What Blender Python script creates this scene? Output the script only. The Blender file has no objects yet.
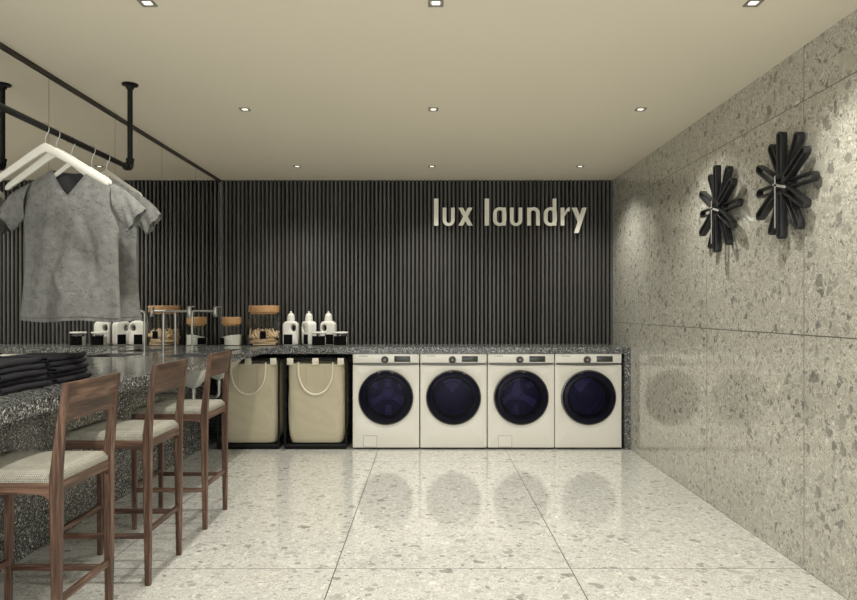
import bpy, bmesh, math, random
from mathutils import Vector, Matrix
random.seed(4)
PI = math.pi
S = bpy.context.scene
COL = S.collection

# ------------------------------------------------------------------ room numbers (metres)
CAM_Z = 1.44
WL, WR, WB, WF, H = -2.345, 2.08, 7.61, -0.6, 2.90   # mirror plane, stone wall, slat fronts, open front brought near for more fill light, ceiling
TOP, SLAB = 1.05, 0.065                              # worktop height and thickness
YF = 6.94                                            # front edge of the rear worktop
XF = -1.69                                           # front edge of the left worktop

# ------------------------------------------------------------------ object helpers
def link(name, me, mat=None, parent=None, smooth=None):
    o = bpy.data.objects.new(name, me); COL.objects.link(o)
    if mat is not None:
        me.materials.append(mat)
    if parent is not None: o.parent = parent
    if smooth is not None:
        for p in me.polygons: p.use_smooth = True
        try: me.set_sharp_from_angle(angle=math.radians(smooth))
        except Exception: pass
    return o
def obj(name, bm, mat, parent=None, smooth=35):
    bmesh.ops.recalc_face_normals(bm, faces=bm.faces[:])
    me = bpy.data.meshes.new(name); bm.to_mesh(me); bm.free()
    return link(name, me, mat, parent, smooth)
def tag(o, label=None, cat=None, group=None, kind=None):
    if label: o['label'] = label
    if cat: o['category'] = cat
    if group: o['group'] = group
    if kind: o['kind'] = kind
    return o
def thing(name, loc, label, cat, group=None, rz=0.0):
    o = bpy.data.objects.new(name, None); COL.objects.link(o)
    o.empty_display_size = 0.1
    o.location = loc; o.rotation_euler = (0, 0, rz)
    return tag(o, label, cat, group)
def copy_tree(o, parent=None):
    c = o.copy(); COL.objects.link(c)
    if parent is not None: c.parent = parent
    for ch in list(o.children): copy_tree(ch, c)
    return c
def dup(o, loc, rz, label, cat=None):
    c = copy_tree(o); c.location = loc; c.rotation_euler = (0, 0, rz); c['label'] = label
    if cat: c['category'] = cat
    return c
def struct(name, bm, mat, parent=None, smooth=None):
    o = obj(name, bm, mat, parent, 30); o['kind'] = 'structure'; return o

# ------------------------------------------------------------------ mesh helpers
def B(): return bmesh.new()
def merge(bm, tmp):
    me = bpy.data.meshes.new('t'); tmp.to_mesh(me); tmp.free(); bm.from_mesh(me); bpy.data.meshes.remove(me)
def box(bm, x0, x1, y0, y1, z0, z1, bev=0.0, seg=2, M=None):
    t = bmesh.new()
    bmesh.ops.create_cube(t, size=1.0)
    for v in t.verts:
        v.co = Vector(((x0+x1)/2 + v.co.x*(x1-x0), (y0+y1)/2 + v.co.y*(y1-y0), (z0+z1)/2 + v.co.z*(z1-z0)))
    if bev > 0:
        bmesh.ops.bevel(t, geom=t.edges[:], offset=bev, segments=seg, profile=0.5, affect='EDGES')
    if M is not None: t.transform(M)
    merge(bm, t)
def tube(bm, pts, r, n=12, caps=True, closed=False):
    pts = [Vector(p) for p in pts]; N = len(pts)
    rs = r if isinstance(r, (list, tuple)) else [r]*N
    rings = []; up = None
    for i, p in enumerate(pts):
        if closed: d = pts[(i+1) % N]-pts[i-1]
        else: d = (pts[min(i+1, N-1)]-pts[max(i-1, 0)])
        d.normalize()
        if up is None:
            a = Vector((0, 0, 1)) if abs(d.z) < 0.9 else Vector((1, 0, 0))
            up = (a - d*a.dot(d)).normalized()
        else:
            up = (up - d*up.dot(d)).normalized()
        s = d.cross(up)
        rings.append([bm.verts.new(p + (up*math.cos(2*PI*k/n) + s*math.sin(2*PI*k/n))*rs[i]) for k in range(n)])
    M = N if closed else N-1
    for i in range(M):
        a, b = rings[i], rings[(i+1) % N]
        for k in range(n):
            bm.faces.new((a[k], a[(k+1) % n], b[(k+1) % n], b[k]))
    if caps and not closed:
        bm.faces.new(rings[0]); bm.faces.new(rings[-1][::-1])
def lathe(bm, prof, n=40, M=None, cap0=True, cap1=True):
    """prof: (radius, z) pairs, about local z; M maps to place"""
    t = bmesh.new(); rings = []
    for r, z in prof:
        if r < 1e-6: rings.append([t.verts.new((0, 0, z))])
        else: rings.append([t.verts.new((r*math.cos(2*PI*k/n), r*math.sin(2*PI*k/n), z)) for k in range(n)])
    for a, b in zip(rings, rings[1:]):
        if len(a) == 1 and len(b) == 1: continue
        for k in range(n):
            if len(a) == 1: t.faces.new((a[0], b[k], b[(k+1) % n]))
            elif len(b) == 1: t.faces.new((a[k], a[(k+1) % n], b[0]))
            else: t.faces.new((a[k], a[(k+1) % n], b[(k+1) % n], b[k]))
    if cap0 and len(rings[0]) > 1: t.faces.new(rings[0])
    if cap1 and len(rings[-1]) > 1: t.faces.new(rings[-1][::-1])
    if M is not None: t.transform(M)
    merge(bm, t)
def plate(bm, loops, th, M=None, bev=0.0):
    """flat outline with holes in local xy, extruded along +z by th"""
    t = bmesh.new(); ed = []
    for lp in loops:
        vs = [t.verts.new((p[0], p[1], 0)) for p in lp]
        for i in range(len(vs)): ed.append(t.edges.new((vs[i], vs[(i+1) % len(vs)])))
    r = bmesh.ops.triangle_fill(t, use_beauty=True, use_dissolve=False, edges=ed)
    fs = t.faces[:]
    e = bmesh.ops.extrude_face_region(t, geom=fs)
    bmesh.ops.translate(t, verts=[g for g in e['geom'] if isinstance(g, bmesh.types.BMVert)], vec=(0, 0, th))
    bmesh.ops.recalc_face_normals(t, faces=t.faces[:])
    if bev > 0:
        es = [x for x in t.edges if len(x.link_faces) == 2 and x.calc_face_angle(0) > 0.9]
        bmesh.ops.bevel(t, geom=es, offset=bev, segments=2, profile=0.5, affect='EDGES')
    if M is not None: t.transform(M)
    merge(bm, t)
def loft(bm, secs):
    """rectangular sections (cx, cy, z, sx, sy) joined upward"""
    rings = []
    for cx, cy, z, sx, sy in secs:
        c = min(sx, sy)*0.16
        o = [(-sx/2+c, -sy/2), (sx/2-c, -sy/2), (sx/2, -sy/2+c), (sx/2, sy/2-c), (sx/2-c, sy/2), (-sx/2+c, sy/2), (-sx/2, sy/2-c), (-sx/2, -sy/2+c)]
        rings.append([bm.verts.new((cx+a, cy+b, z)) for a, b in o])
    for a, b in zip(rings, rings[1:]):
        for k in range(8): bm.faces.new((a[k], a[(k+1) % 8], b[(k+1) % 8], b[k]))
    bm.faces.new(rings[0][::-1]); bm.faces.new(rings[-1])
def shell(bm, th):
    bmesh.ops.recalc_face_normals(bm, faces=bm.faces[:]); bm.normal_update()
    bmesh.ops.solidify(bm, geom=bm.faces[:], thickness=th)
def circ(cx, cy, r, n=48, r2=None):
    return [(cx+r*math.cos(2*PI*k/n), cy+(r2 or r)*math.sin(2*PI*k/n)) for k in range(n)]
def rrect(x0, x1, y0, y1, r, n=5):
    out = []
    for cx, cy, a0 in ((x1-r, y1-r, 0), (x0+r, y1-r, 90), (x0+r, y0+r, 180), (x1-r, y0+r, 270)):
        for k in range(n+1):
            a = math.radians(a0+90*k/n); out.append((cx+r*math.cos(a), cy+r*math.sin(a)))
    return out
def fillet(pts, r, n=6):
    """round the inner corners of a polyline"""
    pts = [Vector(p) for p in pts]; out = [pts[0]]
    for a, b, c in zip(pts, pts[1:], pts[2:]):
        u = (a-b).normalized(); v = (c-b).normalized()
        p, q = b+u*r, b+v*r
        for k in range(n+1):
            t = k/n; out.append(p*(1-t)**2 + b*2*t*(1-t) + q*t*t)
    out.append(pts[-1]); return out
XZ = Matrix(((1, 0, 0, 0), (0, 0, 1, 0), (0, 1, 0, 0), (0, 0, 0, 1)))      # local xy -> world xz, thickness along +y
def T(x, y, z): return Matrix.Translation((x, y, z))

# ------------------------------------------------------------------ materials
class NT:
    def __init__(s, name):
        s.m = bpy.data.materials.new(name); s.m.use_nodes = True
        s.t = s.m.node_tree; s.n = s.t.nodes; s.l = s.t.links
        s.p = s.n['Principled BSDF']; s.out = s.n['Material Output']
    def add(s, typ, **kw):
        n = s.n.new(typ)
        for k, v in kw.items(): setattr(n, k, v)
        return n
    def put(s, sock, v):
        if isinstance(v, bpy.types.NodeSocket): s.l.new(v, sock)
        elif isinstance(v, (tuple, list)) and len(v) == 3 and sock.type == 'RGBA': sock.default_value = (*v, 1)
        else: sock.default_value = v
    def math(s, op, a, b=0.0, c=None, clamp=False):
        n = s.add('ShaderNodeMath', operation=op, use_clamp=clamp); s.put(n.inputs[0], a); s.put(n.inputs[1], b)
        if c is not None: s.put(n.inputs[2], c)
        return n.outputs[0]
    def vmath(s, op, a, b):
        n = s.add('ShaderNodeVectorMath', operation=op); s.put(n.inputs[0], a)
        if op == 'SCALE': s.put(n.inputs['Scale'], b)
        else: s.put(n.inputs[1], b)
        return n.outputs[0]
    def mix(s, f, a, b, mode='MIX'):
        n = s.add('ShaderNodeMix', data_type='RGBA', blend_type=mode)
        s.put(n.inputs[0], f); s.put(n.inputs[6], a); s.put(n.inputs[7], b); return n.outputs[2]
    def ramp(s, f, stops, interp='LINEAR'):
        n = s.add('ShaderNodeValToRGB'); n.color_ramp.interpolation = interp; e = n.color_ramp.elements
        while len(e) < len(stops): e.new(0.5)
        for el, (pos, c) in zip(e, stops): el.position = pos; el.color = (*c, 1) if len(c) == 3 else c
        s.put(n.inputs[0], f); return n.outputs[0]
    def obj(s): return s.add('ShaderNodeTexCoord').outputs['Object']
    def mapping(s, v, scale=(1, 1, 1), rot=(0, 0, 0), loc=(0, 0, 0)):
        n = s.add('ShaderNodeMapping'); s.put(n.inputs['Vector'], v)
        n.inputs['Scale'].default_value = scale; n.inputs['Rotation'].default_value = rot; n.inputs['Location'].default_value = loc
        return n.outputs[0]
    def noise(s, v, scale, detail=3, rough=0.5, out='Fac', dist=0.0):
        n = s.add('ShaderNodeTexNoise'); s.put(n.inputs['Vector'], v); n.inputs['Scale'].default_value = scale
        n.inputs['Detail'].default_value = detail; n.inputs['Roughness'].default_value = rough; n.inputs['Distortion'].default_value = dist
        return n.outputs[out]
    def voro(s, v, scale, feature='F1'):
        n = s.add('ShaderNodeTexVoronoi', feature=feature); s.put(n.inputs['Vector'], v); n.inputs['Scale'].default_value = scale
        return n
    def sep(s, c, i): 
        n = s.add('ShaderNodeSeparateXYZ'); s.put(n.inputs[0], c); return n.outputs[i]
    def bump(s, h, strength=0.2, dist=0.01):
        n = s.add('ShaderNodeBump'); s.put(n.inputs['Height'], h); n.inputs['Strength'].default_value = strength
        n.inputs['Distance'].default_value = dist; s.l.new(n.outputs[0], s.p.inputs['Normal'])
    def set(s, **kw):
        for k, v in kw.items():
            s.put(s.p.inputs[k.replace('_', ' ')], v)
        return s.m
def plain(name, c, rough=0.5, metal=0.0, spec=0.5, var=0.06, vs=30, **kw):
    m = NT(name); n = m.noise(m.obj(), vs, 2)
    col = m.mix(n, tuple(x*(1-var) for x in c), tuple(min(1, x*(1+var)) for x in c))
    return m.set(Base_Color=col, Roughness=rough, Metallic=metal, Specular_IOR_Level=spec, **kw)

def stone(name, base, alt, chips, joint, jw, jcol, rough, a0, a1, off0, off1, pitch0, pitch1, coat=0.0, spec=0.5):
    """pebbly conglomerate slabs with joints; a0/a1 are the two coordinate axes of the surface"""
    m = NT(name); co = m.obj()
    c0, c1 = m.sep(co, a0), m.sep(co, a1)
    u = m.math('DIVIDE', m.math('SUBTRACT', c0, off0), pitch0); v = m.math('DIVIDE', m.math('SUBTRACT', c1, off1), pitch1)
    cell = m.add('ShaderNodeCombineXYZ'); m.put(cell.inputs[0], m.math('FLOOR', u)); m.put(cell.inputs[1], m.math('FLOOR', v))
    wn = m.add('ShaderNodeTexWhiteNoise', noise_dimensions='3D'); m.put(wn.inputs['Vector'], cell.outputs[0])
    p = m.vmath('ADD', co, m.vmath('SCALE', wn.outputs['Color'], 9.0))
    warp = m.noise(p, 14, 3, out='Color'); p2 = m.vmath('ADD', p, m.vmath('SCALE', m.vmath('SUBTRACT', warp, (0.5, 0.5, 0.5)), 0.09))
    warpf = m.noise(p, 60, 2, out='Color'); p2 = m.vmath('ADD', p2, m.vmath('SCALE', m.vmath('SUBTRACT', warpf, (0.5, 0.5, 0.5)), 0.012))
    col = m.mix(m.noise(p, 5, 5, 0.65), base, alt)
    fine = m.voro(p2, 120); col = m.mix(0.35, col, m.ramp(m.sep(fine.outputs['Color'], 0), chips), 'MIX')
    fl = m.voro(m.vmath('ADD', p2, (7.7, 3.3, 5.1)), 150)
    fm = m.math('MULTIPLY', m.math('GREATER_THAN', m.sep(fl.outputs['Color'], 0), 0.80), 0.55)
    col = m.mix(fm, col, m.ramp(m.sep(fl.outputs['Color'], 1), [(0.0, chips[0][1]), (0.5, chips[1][1]), (0.55, chips[3][1]), (1.0, chips[3][1])]))
    warpc = m.noise(p, 34, 4, 0.7, out='Color'); p2 = m.vmath('ADD', p2, m.vmath('SCALE', m.vmath('SUBTRACT', warpc, (0.5, 0.5, 0.5)), 0.03))
    for scale, k, bias, f in ((78, 1.35, 0.38, 0.7), (40, 1.4, 0.44, 0.8), (21, 1.35, 0.50, 0.8), (11, 1.25, 0.62, 0.7)):
        vo = m.voro(m.vmath('ADD', p2, (scale*1.3, scale*0.7, scale*0.31)), scale)
        r = m.sep(vo.outputs['Color'], 0); g = m.sep(vo.outputs['Color'], 1)
        sub = m.math('SUBTRACT', m.math('MULTIPLY', m.math('SUBTRACT', r, bias), k), vo.outputs['Distance'])
        mask = m.math('MULTIPLY', m.math('MULTIPLY', sub, 22.0, clamp=True), f)
        col = m.mix(mask, col, m.ramp(g, chips if scale > 30 else chips[:3]))
    def line(x):
        fr = m.math('FRACT', x)
        return m.math('MINIMUM', fr, m.math('SUBTRACT', 1.0, fr))
    d = m.math('MINIMUM', m.math('MULTIPLY', line(u), pitch0), m.math('MULTIPLY', line(v), pitch1))
    jm = m.math('LESS_THAN', d, jw)
    col = m.mix(jm, col, jcol)
    m.set(Base_Color=col, Roughness=m.math('ADD', rough, m.math('MULTIPLY', jm, 0.4)), Specular_IOR_Level=spec, Coat_Weight=coat, Coat_Roughness=0.05)
    m.bump(m.math('SUBTRACT', 1.0, jm), 0.3, 0.003)
    return m.m

M = {}
M['floor'] = stone('floor_stone', (0.60, 0.59, 0.535), (0.515, 0.505, 0.455),
                   [(0.0, (0.20, 0.195, 0.175)), (0.2, (0.36, 0.35, 0.31)), (0.6, (0.48, 0.47, 0.425)), (1.0, (0.72, 0.71, 0.655))],
                   True, 0.0028, (0.05, 0.048, 0.043), 0.10, 0, 1, -0.516, 3.752, 1.306, 2.64, coat=0.25)
M['wall'] = stone('wall_stone', (0.54, 0.52, 0.44), (0.43, 0.415, 0.35),
                  [(0.0, (0.12, 0.115, 0.10)), (0.25, (0.26, 0.25, 0.215)), (0.6, (0.42, 0.405, 0.34)), (1.0, (0.68, 0.66, 0.57))],
                  True, 0.0030, (0.09, 0.085, 0.07), 0.12, 1, 2, 3.74, 0.0, 1.306, 1.298, coat=0.3)

def granite(name, gain=1.0):
    m = NT(name); co = m.obj()
    w = m.noise(co, 90, 2, out='Color'); p = m.vmath('ADD', co, m.vmath('SCALE', w, 0.01))
    a = m.voro(p, 200); b = m.voro(m.vmath('ADD', p, (3.1, 1.7, 2.2)), 110)
    st = [(0.0, (0.020, 0.0205, 0.020)), (0.34, (0.055, 0.056, 0.053)), (0.56, (0.125, 0.127, 0.119)), (0.77, (0.27, 0.272, 0.253)), (0.91, (0.56, 0.56, 0.525))]
    c1 = m.ramp(m.sep(a.outputs['Color'], 0), st, 'CONSTANT'); c2 = m.ramp(m.sep(b.outputs['Color'], 1), st, 'CONSTANT')
    f = m.math('GREATER_THAN', m.sep(b.outputs['Color'], 2), 0.62)
    col = m.mix(f, c1, c2)
    return m.set(Base_Color=col, Roughness=0.16, Specular_IOR_Level=0.5)
M['granite'] = granite('speckled_granite')
M['ceiling'] = plain('ceiling_paint', (0.72, 0.665, 0.545), 0.75, var=0.015, vs=2, spec=0.2)

def slatwood():
    m = NT('dark_slat_wood'); co = m.obj()
    x = m.sep(co, 0)
    idx = m.math('FLOOR', m.math('DIVIDE', m.math('SUBTRACT', x, WL), 0.0458))
    wn = m.add('ShaderNodeTexWhiteNoise', noise_dimensions='1D'); m.put(wn.inputs['W'], idx)
    g = m.noise(m.mapping(co, (60, 60, 1.6)), 2.0, 6, 0.65)
    g2 = m.noise(m.mapping(co, (220, 220, 5)), 2.0, 3, 0.6)
    a = m.ramp(g, [(0.25, (0.060, 0.060, 0.057)), (0.75, (0.150, 0.149, 0.142))])
    a = m.mix(m.math('MULTIPLY', g2, 0.45), a, (0.055, 0.052, 0.047))
    a = m.mix(m.math('POWER', wn.outputs['Value'], 1.6), m.mix(wn.outputs['Value'], a, (1.25, 1.25, 1.25), 'MULTIPLY'), (0.050, 0.045, 0.038))
    m.bump(g2, 0.25, 0.002)
    return m.set(Base_Color=a, Roughness=0.5, Specular_IOR_Level=0.4)
M['slat'] = slatwood()
M['gap'] = plain('slat_backing', (0.018, 0.017, 0.0155), 0.8, spec=0.1)
m = NT('mirror_glass'); M['mirror'] = m.set(Base_Color=(0.90, 0.90, 0.885), Metallic=1.0, Roughness=0.0)
M['trim'] = plain('bronze_trim', (0.035, 0.026, 0.022), 0.4, 0.3)
M['black'] = plain('black_metal', (0.006, 0.006, 0.006), 0.5, spec=0.25)
M['blackmatt'] = plain('black_lacquer', (0.014, 0.0145, 0.0155), 0.38)
M['chrome'] = plain('brushed_chrome', (0.42, 0.42, 0.40), 0.3, 1.0)
M['steel'] = plain('sink_steel', (0.72, 0.72, 0.70), 0.34, 0.6)
M['basin'] = plain('shaded_basin', (0.07, 0.07, 0.068), 0.3)  # bowl interior coloured dark to stand for shade inside the sink
M['white'] = plain('white_enamel', (0.80, 0.78, 0.70), 0.32, var=0.01)
M['panel'] = plain('panel_enamel', (0.82, 0.80, 0.73), 0.3, var=0.01)
M['plastic'] = plain('bottle_plastic', (0.78, 0.765, 0.70), 0.4, var=0.02)
M['label'] = plain('black_label', (0.004, 0.004, 0.004), 0.8, spec=0.1)
M['display'] = plain('display_glass', (0.028, 0.031, 0.026), 0.15)
M['grey'] = plain('grey_mark', (0.20, 0.19, 0.165), 0.5)
M['rubber'] = plain('dark_rubber', (0.012, 0.012, 0.013), 0.6)
M['powder'] = plain('white_powder', (0.70, 0.69, 0.62), 0.9, var=0.12, vs=160)
M['cork'] = plain('oak_lid', (0.50, 0.285, 0.125), 0.55, var=0.2, vs=40)
M['peg'] = plain('peg_wood', (0.86, 0.66, 0.42), 0.6, var=0.15)
M['hanger'] = plain('white_wood', (0.60, 0.585, 0.52), 0.4, var=0.02)
M['letter'] = plain('sign_metal', (0.78, 0.76, 0.66), 0.35, 0.0, var=0.03)
M['hand'] = plain('clock_hand_steel', (0.75, 0.74, 0.70), 0.3, 0.6)
M['drum'] = plain('drum_steel', (0.10, 0.095, 0.21), 0.45, 0.0)
M['fin'] = plain('drum_fin', (0.42, 0.36, 0.66), 0.4, 0.0)
M['grip'] = plain('grip_metal', (0.10, 0.095, 0.085), 0.3, 0.6)
M['ring'] = plain('door_ring', (0.13, 0.125, 0.11), 0.25, 0.8)

def wood(name, axis, rot=(0, 0, 0)):
    m = NT(name); co = m.obj()
    oi = m.add('ShaderNodeObjectInfo'); co = m.vmath('ADD', co, m.vmath('SCALE', oi.outputs['Location'], 1.7))
    sc = [34, 34, 34]; sc[axis] = 2.2
    mp = m.mapping(co, tuple(sc), rot)
    g = m.noise(mp, 1.0, 7, 0.62, dist=0.8)
    sc2 = [190, 190, 190]; sc2[axis] = 6
    f = m.noise(m.mapping(co, tuple(sc2), rot), 1.0, 2, 0.5)
    col = m.ramp(g, [(0.34, (0.032, 0.017, 0.011)), (0.5, (0.096, 0.052, 0.034)), (0.66, (0.215, 0.125, 0.083))])
    col = m.mix(m.math('MULTIPLY', m.math('GREATER_THAN', f, 0.55), 0.6), col, (0.040, 0.020, 0.013))
    m.bump(f, 0.2, 0.001)
    return m.set(Base_Color=col, Roughness=0.42, Specular_IOR_Level=0.4)
M['wood_z'] = wood('walnut_upright', 2); M['wood_x'] = wood('walnut_rail', 0); M['wood_y'] = wood('walnut_board', 1, (0.25, 0, 0))

def weave(name, c, c2, scale, bump=0.3, rough=0.85):
    m = NT(name); co = m.obj()
    w = m.add('ShaderNodeTexWave', wave_type='BANDS', bands_direction='X'); m.put(w.inputs['Vector'], co); w.inputs['Scale'].default_value = scale
    w2 = m.add('ShaderNodeTexWave', wave_type='BANDS', bands_direction='Z'); m.put(w2.inputs['Vector'], co); w2.inputs['Scale'].default_value = scale
    w3 = m.add('ShaderNodeTexWave', wave_type='BANDS', bands_direction='Y'); m.put(w3.inputs['Vector'], co); w3.inputs['Scale'].default_value = scale
    h = m.math('MULTIPLY', m.math('ADD', w.outputs['Fac'], w3.outputs['Fac']), m.math('ADD', w2.outputs['Fac'], 0.4))
    n = m.noise(co, 55, 4, 0.6)
    col = m.mix(m.math('MULTIPLY', m.math('ADD', n, m.math('MULTIPLY', h, 0.4)), 0.8, clamp=True), c, c2)
    m.bump(h, bump, 0.003)
    return m.set(Base_Color=col, Roughness=rough, Specular_IOR_Level=0.2)
M['seat'] = weave('seat_tweed', (0.11, 0.105, 0.083), (0.43, 0.41, 0.34), 42, 0.6)
M['canvas'] = weave('cream_canvas', (0.52, 0.47, 0.335), (0.66, 0.60, 0.44), 30, 0.02)
M['cord'] = plain('cream_webbing', (0.80, 0.76, 0.62), 0.8)

def shirt_fabric():
    m = NT('grey_jersey'); co = m.obj()
    p = m.mapping(co, (1, 0.05, 1))
    v = m.voro(p, 42); d = v.outputs['Distance']
    ring = m.math('SUBTRACT', 1.0, m.math('MULTIPLY', m.math('ABSOLUTE', m.math('SUBTRACT', d, 0.26)), 7.0), clamp=True)
    ring = m.math('MULTIPLY', ring, m.math('GREATER_THAN', m.sep(v.outputs['Color'], 0), 0.3))
    n = m.noise(co, 26, 5, 0.7); f = m.noise(m.mapping(co, (1, 1, 3)), 260, 2)
    col = m.ramp(m.math('ADD', m.math('MULTIPLY', n, 0.7), m.math('MULTIPLY', f, 0.3)), [(0.3, (0.105, 0.106, 0.099)), (0.7, (0.235, 0.235, 0.218))])
    m.bump(m.math('ADD', m.math('MULTIPLY', ring, 0.8), m.math('MULTIPLY', n, 0.25)), 1.0, 0.003)
    return m.set(Base_Color=col, Roughness=0.85, Specular_IOR_Level=0.2)
M['shirt'] = shirt_fabric()
M['lining'] = plain('dark_lining', (0.030, 0.0295, 0.031), 0.85)
M['seam'] = plain('dark_stitch', (0.075, 0.075, 0.070), 0.85)
M['denim'] = weave('black_denim', (0.011, 0.011, 0.013), (0.030, 0.029, 0.035), 160, 0.3, 0.75)
M['flame'] = NT('lamp_glow').set(Base_Color=(1, 0.95, 0.85), Emission_Color=(1, 0.93, 0.80), Emission_Strength=1.8)

def thin_glass(name, tint, gl=1.0, rough=0.02):
    m = NT(name); m.n.remove(m.p)
    tr = m.add('ShaderNodeBsdfTransparent'); tr.inputs[0].default_value = (*tint, 1)
    gs = m.add('ShaderNodeBsdfGlossy'); gs.inputs['Roughness'].default_value = rough; gs.inputs[0].default_value = (gl, gl, gl, 1)
    lw = m.add('ShaderNodeLayerWeight'); lw.inputs[0].default_value = 0.5
    fr = m.math('MULTIPLY_ADD', m.math('POWER', lw.outputs['Facing'], 3.2), 0.8, 0.035)
    mx = m.add('ShaderNodeMixShader')
    m.l.new(fr, mx.inputs[0]); m.l.new(tr.outputs[0], mx.inputs[1]); m.l.new(gs.outputs[0], mx.inputs[2])
    m.l.new(mx.outputs[0], m.out.inputs[0]); return m.m
M['glass'] = thin_glass('clear_glass', (0.975, 0.98, 0.965), 0.8)
M['smoked'] = plain('smoked_surround', (0.007, 0.007, 0.016), 0.12, spec=0.12)
M['doorglass'] = thin_glass('smoked_blue_glass', (0.36, 0.34, 0.50), 0.15, 0.06)

# ------------------------------------------------------------------ THE SETTING
b = B(); box(b, WL-0.05, WR+0.05, WF, WB+0.1, -0.06, 0.0); struct('floor', b, M['floor'])
b = B(); box(b, WL-0.05, WR+0.05, WF, WB+0.1, H, H+0.06); struct('ceiling', b, M['ceiling'])
b = B(); box(b, WR, WR+0.08, WF, WB+0.1, 0, H); struct('wall_right', b, M['wall'])
b = B(); box(b, WL-0.08, WL, WF, WB+0.1, 0, TOP-SLAB); box(b, WL-0.08, WL-0.012, WF, WB+0.1, TOP-SLAB, H)
struct('wall_left', b, M['granite'])
wb = B(); box(wb, WL, WR, WB+0.035, WB+0.1, 0, H); wallb = struct('wall_back', wb, M['gap'])
b = B(); P = 0.0458; n = int((WR-WL)/P)+1
for i in range(n):
    x0 = WL+0.004+i*P; x1 = min(x0+0.026, WR-0.001)
    if x1-x0 < 0.008: continue
    t = 0.005
    pr = [(x0, 0), (x1, 0), (x1, 0.027), (x1-t, 0.035), (x0+t, 0.035), (x0, 0.027)]
    lo = [b.verts.new((px, WB+0.035-py, TOP-0.02)) for px, py in pr]; hi = [b.verts.new((px, WB+0.035-py, H)) for px, py in pr]
    for k in range(6): b.faces.new((lo[k], lo[(k+1) % 6], hi[(k+1) % 6], hi[k]))
    b.faces.new(lo[::-1]); b.faces.new(hi)
o = obj('slat_cladding', b, M['slat'], wallb, 20); o['kind'] = 'structure'
b = B(); box(b, WL, WR, WB, WB+0.034, 0, TOP-SLAB-0.002); o = obj('back_panel', b, M['granite'], wallb); o['kind'] = 'structure'
b = B(); box(b, WL-0.012, WL+0.010, WF, WB, H-0.028, H); struct('trim_1', b, M['trim'])

mir = thing('wall_mirror', (WL, 4.5, TOP), 'tall mirror wall of upright panels above the granite worktop, under dark ceiling trim', 'mirror')
seams = [-0.24, 0.64, 1.53, 2.41, 3.29, 4.17, 5.05, 5.935, 6.80, WB]
for a, c in zip(seams, seams[1:]):
    b = B(); box(b, -0.010, 0.0, a+0.002-4.5, c-0.002-4.5, 0.0, H-0.028-TOP); obj('mirror_panel', b, M['mirror'], mir)
b = B(); box(b, -0.0125, -0.0105, -0.24-4.5, WB-4.5, 0.0, H-0.028-TOP); obj('backing', b, M['trim'], mir)

# ------------------------------------------------------------------ WORKTOP (one continuous granite run with a waterfall end)
SINKS = [5.77, 6.47]; SX0, SX1, SH = -2.19, -1.83, 0.23
ct = thing('worktop', (-1.0, 7.27, 0), 'black and white speckled granite worktop running along mirror and back wall above the washers', 'worktop')
b = B(); z0, z1 = TOP-SLAB-1e-4, TOP
def slab(x0, x1, y0, y1): box(b, max(x0, WL+0.0012)+1.0, x1+1.0, y0-7.27, min(y1, WB-0.0012)-7.27, z0, z1)
ys = [0.9]
for s in SINKS: ys += [s-SH, s+SH]
ys.append(WB)
for i in range(len(ys)-1):
    a, c = ys[i], ys[i+1]
    if i % 2 == 0: slab(WL, XF, a, min(c, WB))
    else: slab(WL, SX0, a, c); slab(SX1, XF, a, c)
slab(XF, WR-0.002, YF, WB)
obj('slab', b, M['granite'], ct)
b = B(); box(b, WR-0.002-0.062+1.0, WR-0.002+1.0, YF-7.27, WB-0.002-7.27, 0.0, z0); obj('end_panel', b, M['granite'], ct)

# ------------------------------------------------------------------ SINKS and TAPS
def make_sink(y, label):
    t = thing('sink', ((SX0+SX1)/2, y, 0), label, 'sink', 'undermount sinks in the left worktop')
    b = B(); hx, hy = (SX1-SX0)/2, SH
    zt = TOP-0.004; rings = []
    for k, (fx, fy, z) in enumerate(((1.0, 1.0, zt), (0.99, 0.99, zt-0.065), (0.9, 0.9, zt-0.11), (0.22, 0.25, zt-0.26), (0.12, 0.14, zt-0.272))):
        rings.append([b.verts.new((p[0], p[1], z)) for p in rrect(-hx*fx+0.002, hx*fx-0.002, -hy*fy+0.002, hy*fy-0.002, min(0.03, hx*fx*0.4), 4)])
    for a, c in zip(rings, rings[1:]):
        n = len(a)
        for k in range(n): b.faces.new((a[k], a[(k+1) % n], c[(k+1) % n], c[k]))
    b.faces.new(rings[-1])
    b2 = b.copy(); bmesh.ops.recalc_face_normals(b2, faces=b2.faces[:]); b2.normal_update()
    for v in b2.verts:                                   # outer skin just outside the inner bowl
        v.co.x *= 1.008; v.co.y *= 1.008
        if v.co.z < zt-0.1: v.co.z -= 0.004
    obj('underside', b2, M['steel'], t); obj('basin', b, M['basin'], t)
    zb = zt-0.272
    b = B(); lathe(b, [(0.0, 0.004), (0.024, 0.004), (0.026, 0.0)], 24, T(0, 0, zb+0.002)); obj('drain', b, M['chrome'], t)
    b = B(); tube(b, fillet([(0, 0, zb), (0, 0, zb-0.17), (-0.12, 0, zb-0.17), (-0.12, 0, zb-0.06), (-0.33, 0, zb-0.06)], 0.045), 0.017, 14)
    lathe(b, [(0.023, 0), (0.023, 0.03)], 16, T(0, 0, zb-0.05)); obj('trap_pipe', b, M['chrome'], t)
    return t
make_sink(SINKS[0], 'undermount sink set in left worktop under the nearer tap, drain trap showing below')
make_sink(SINKS[1], 'undermount sink set in left worktop under the farther tap, next to the corner jars')
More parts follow.
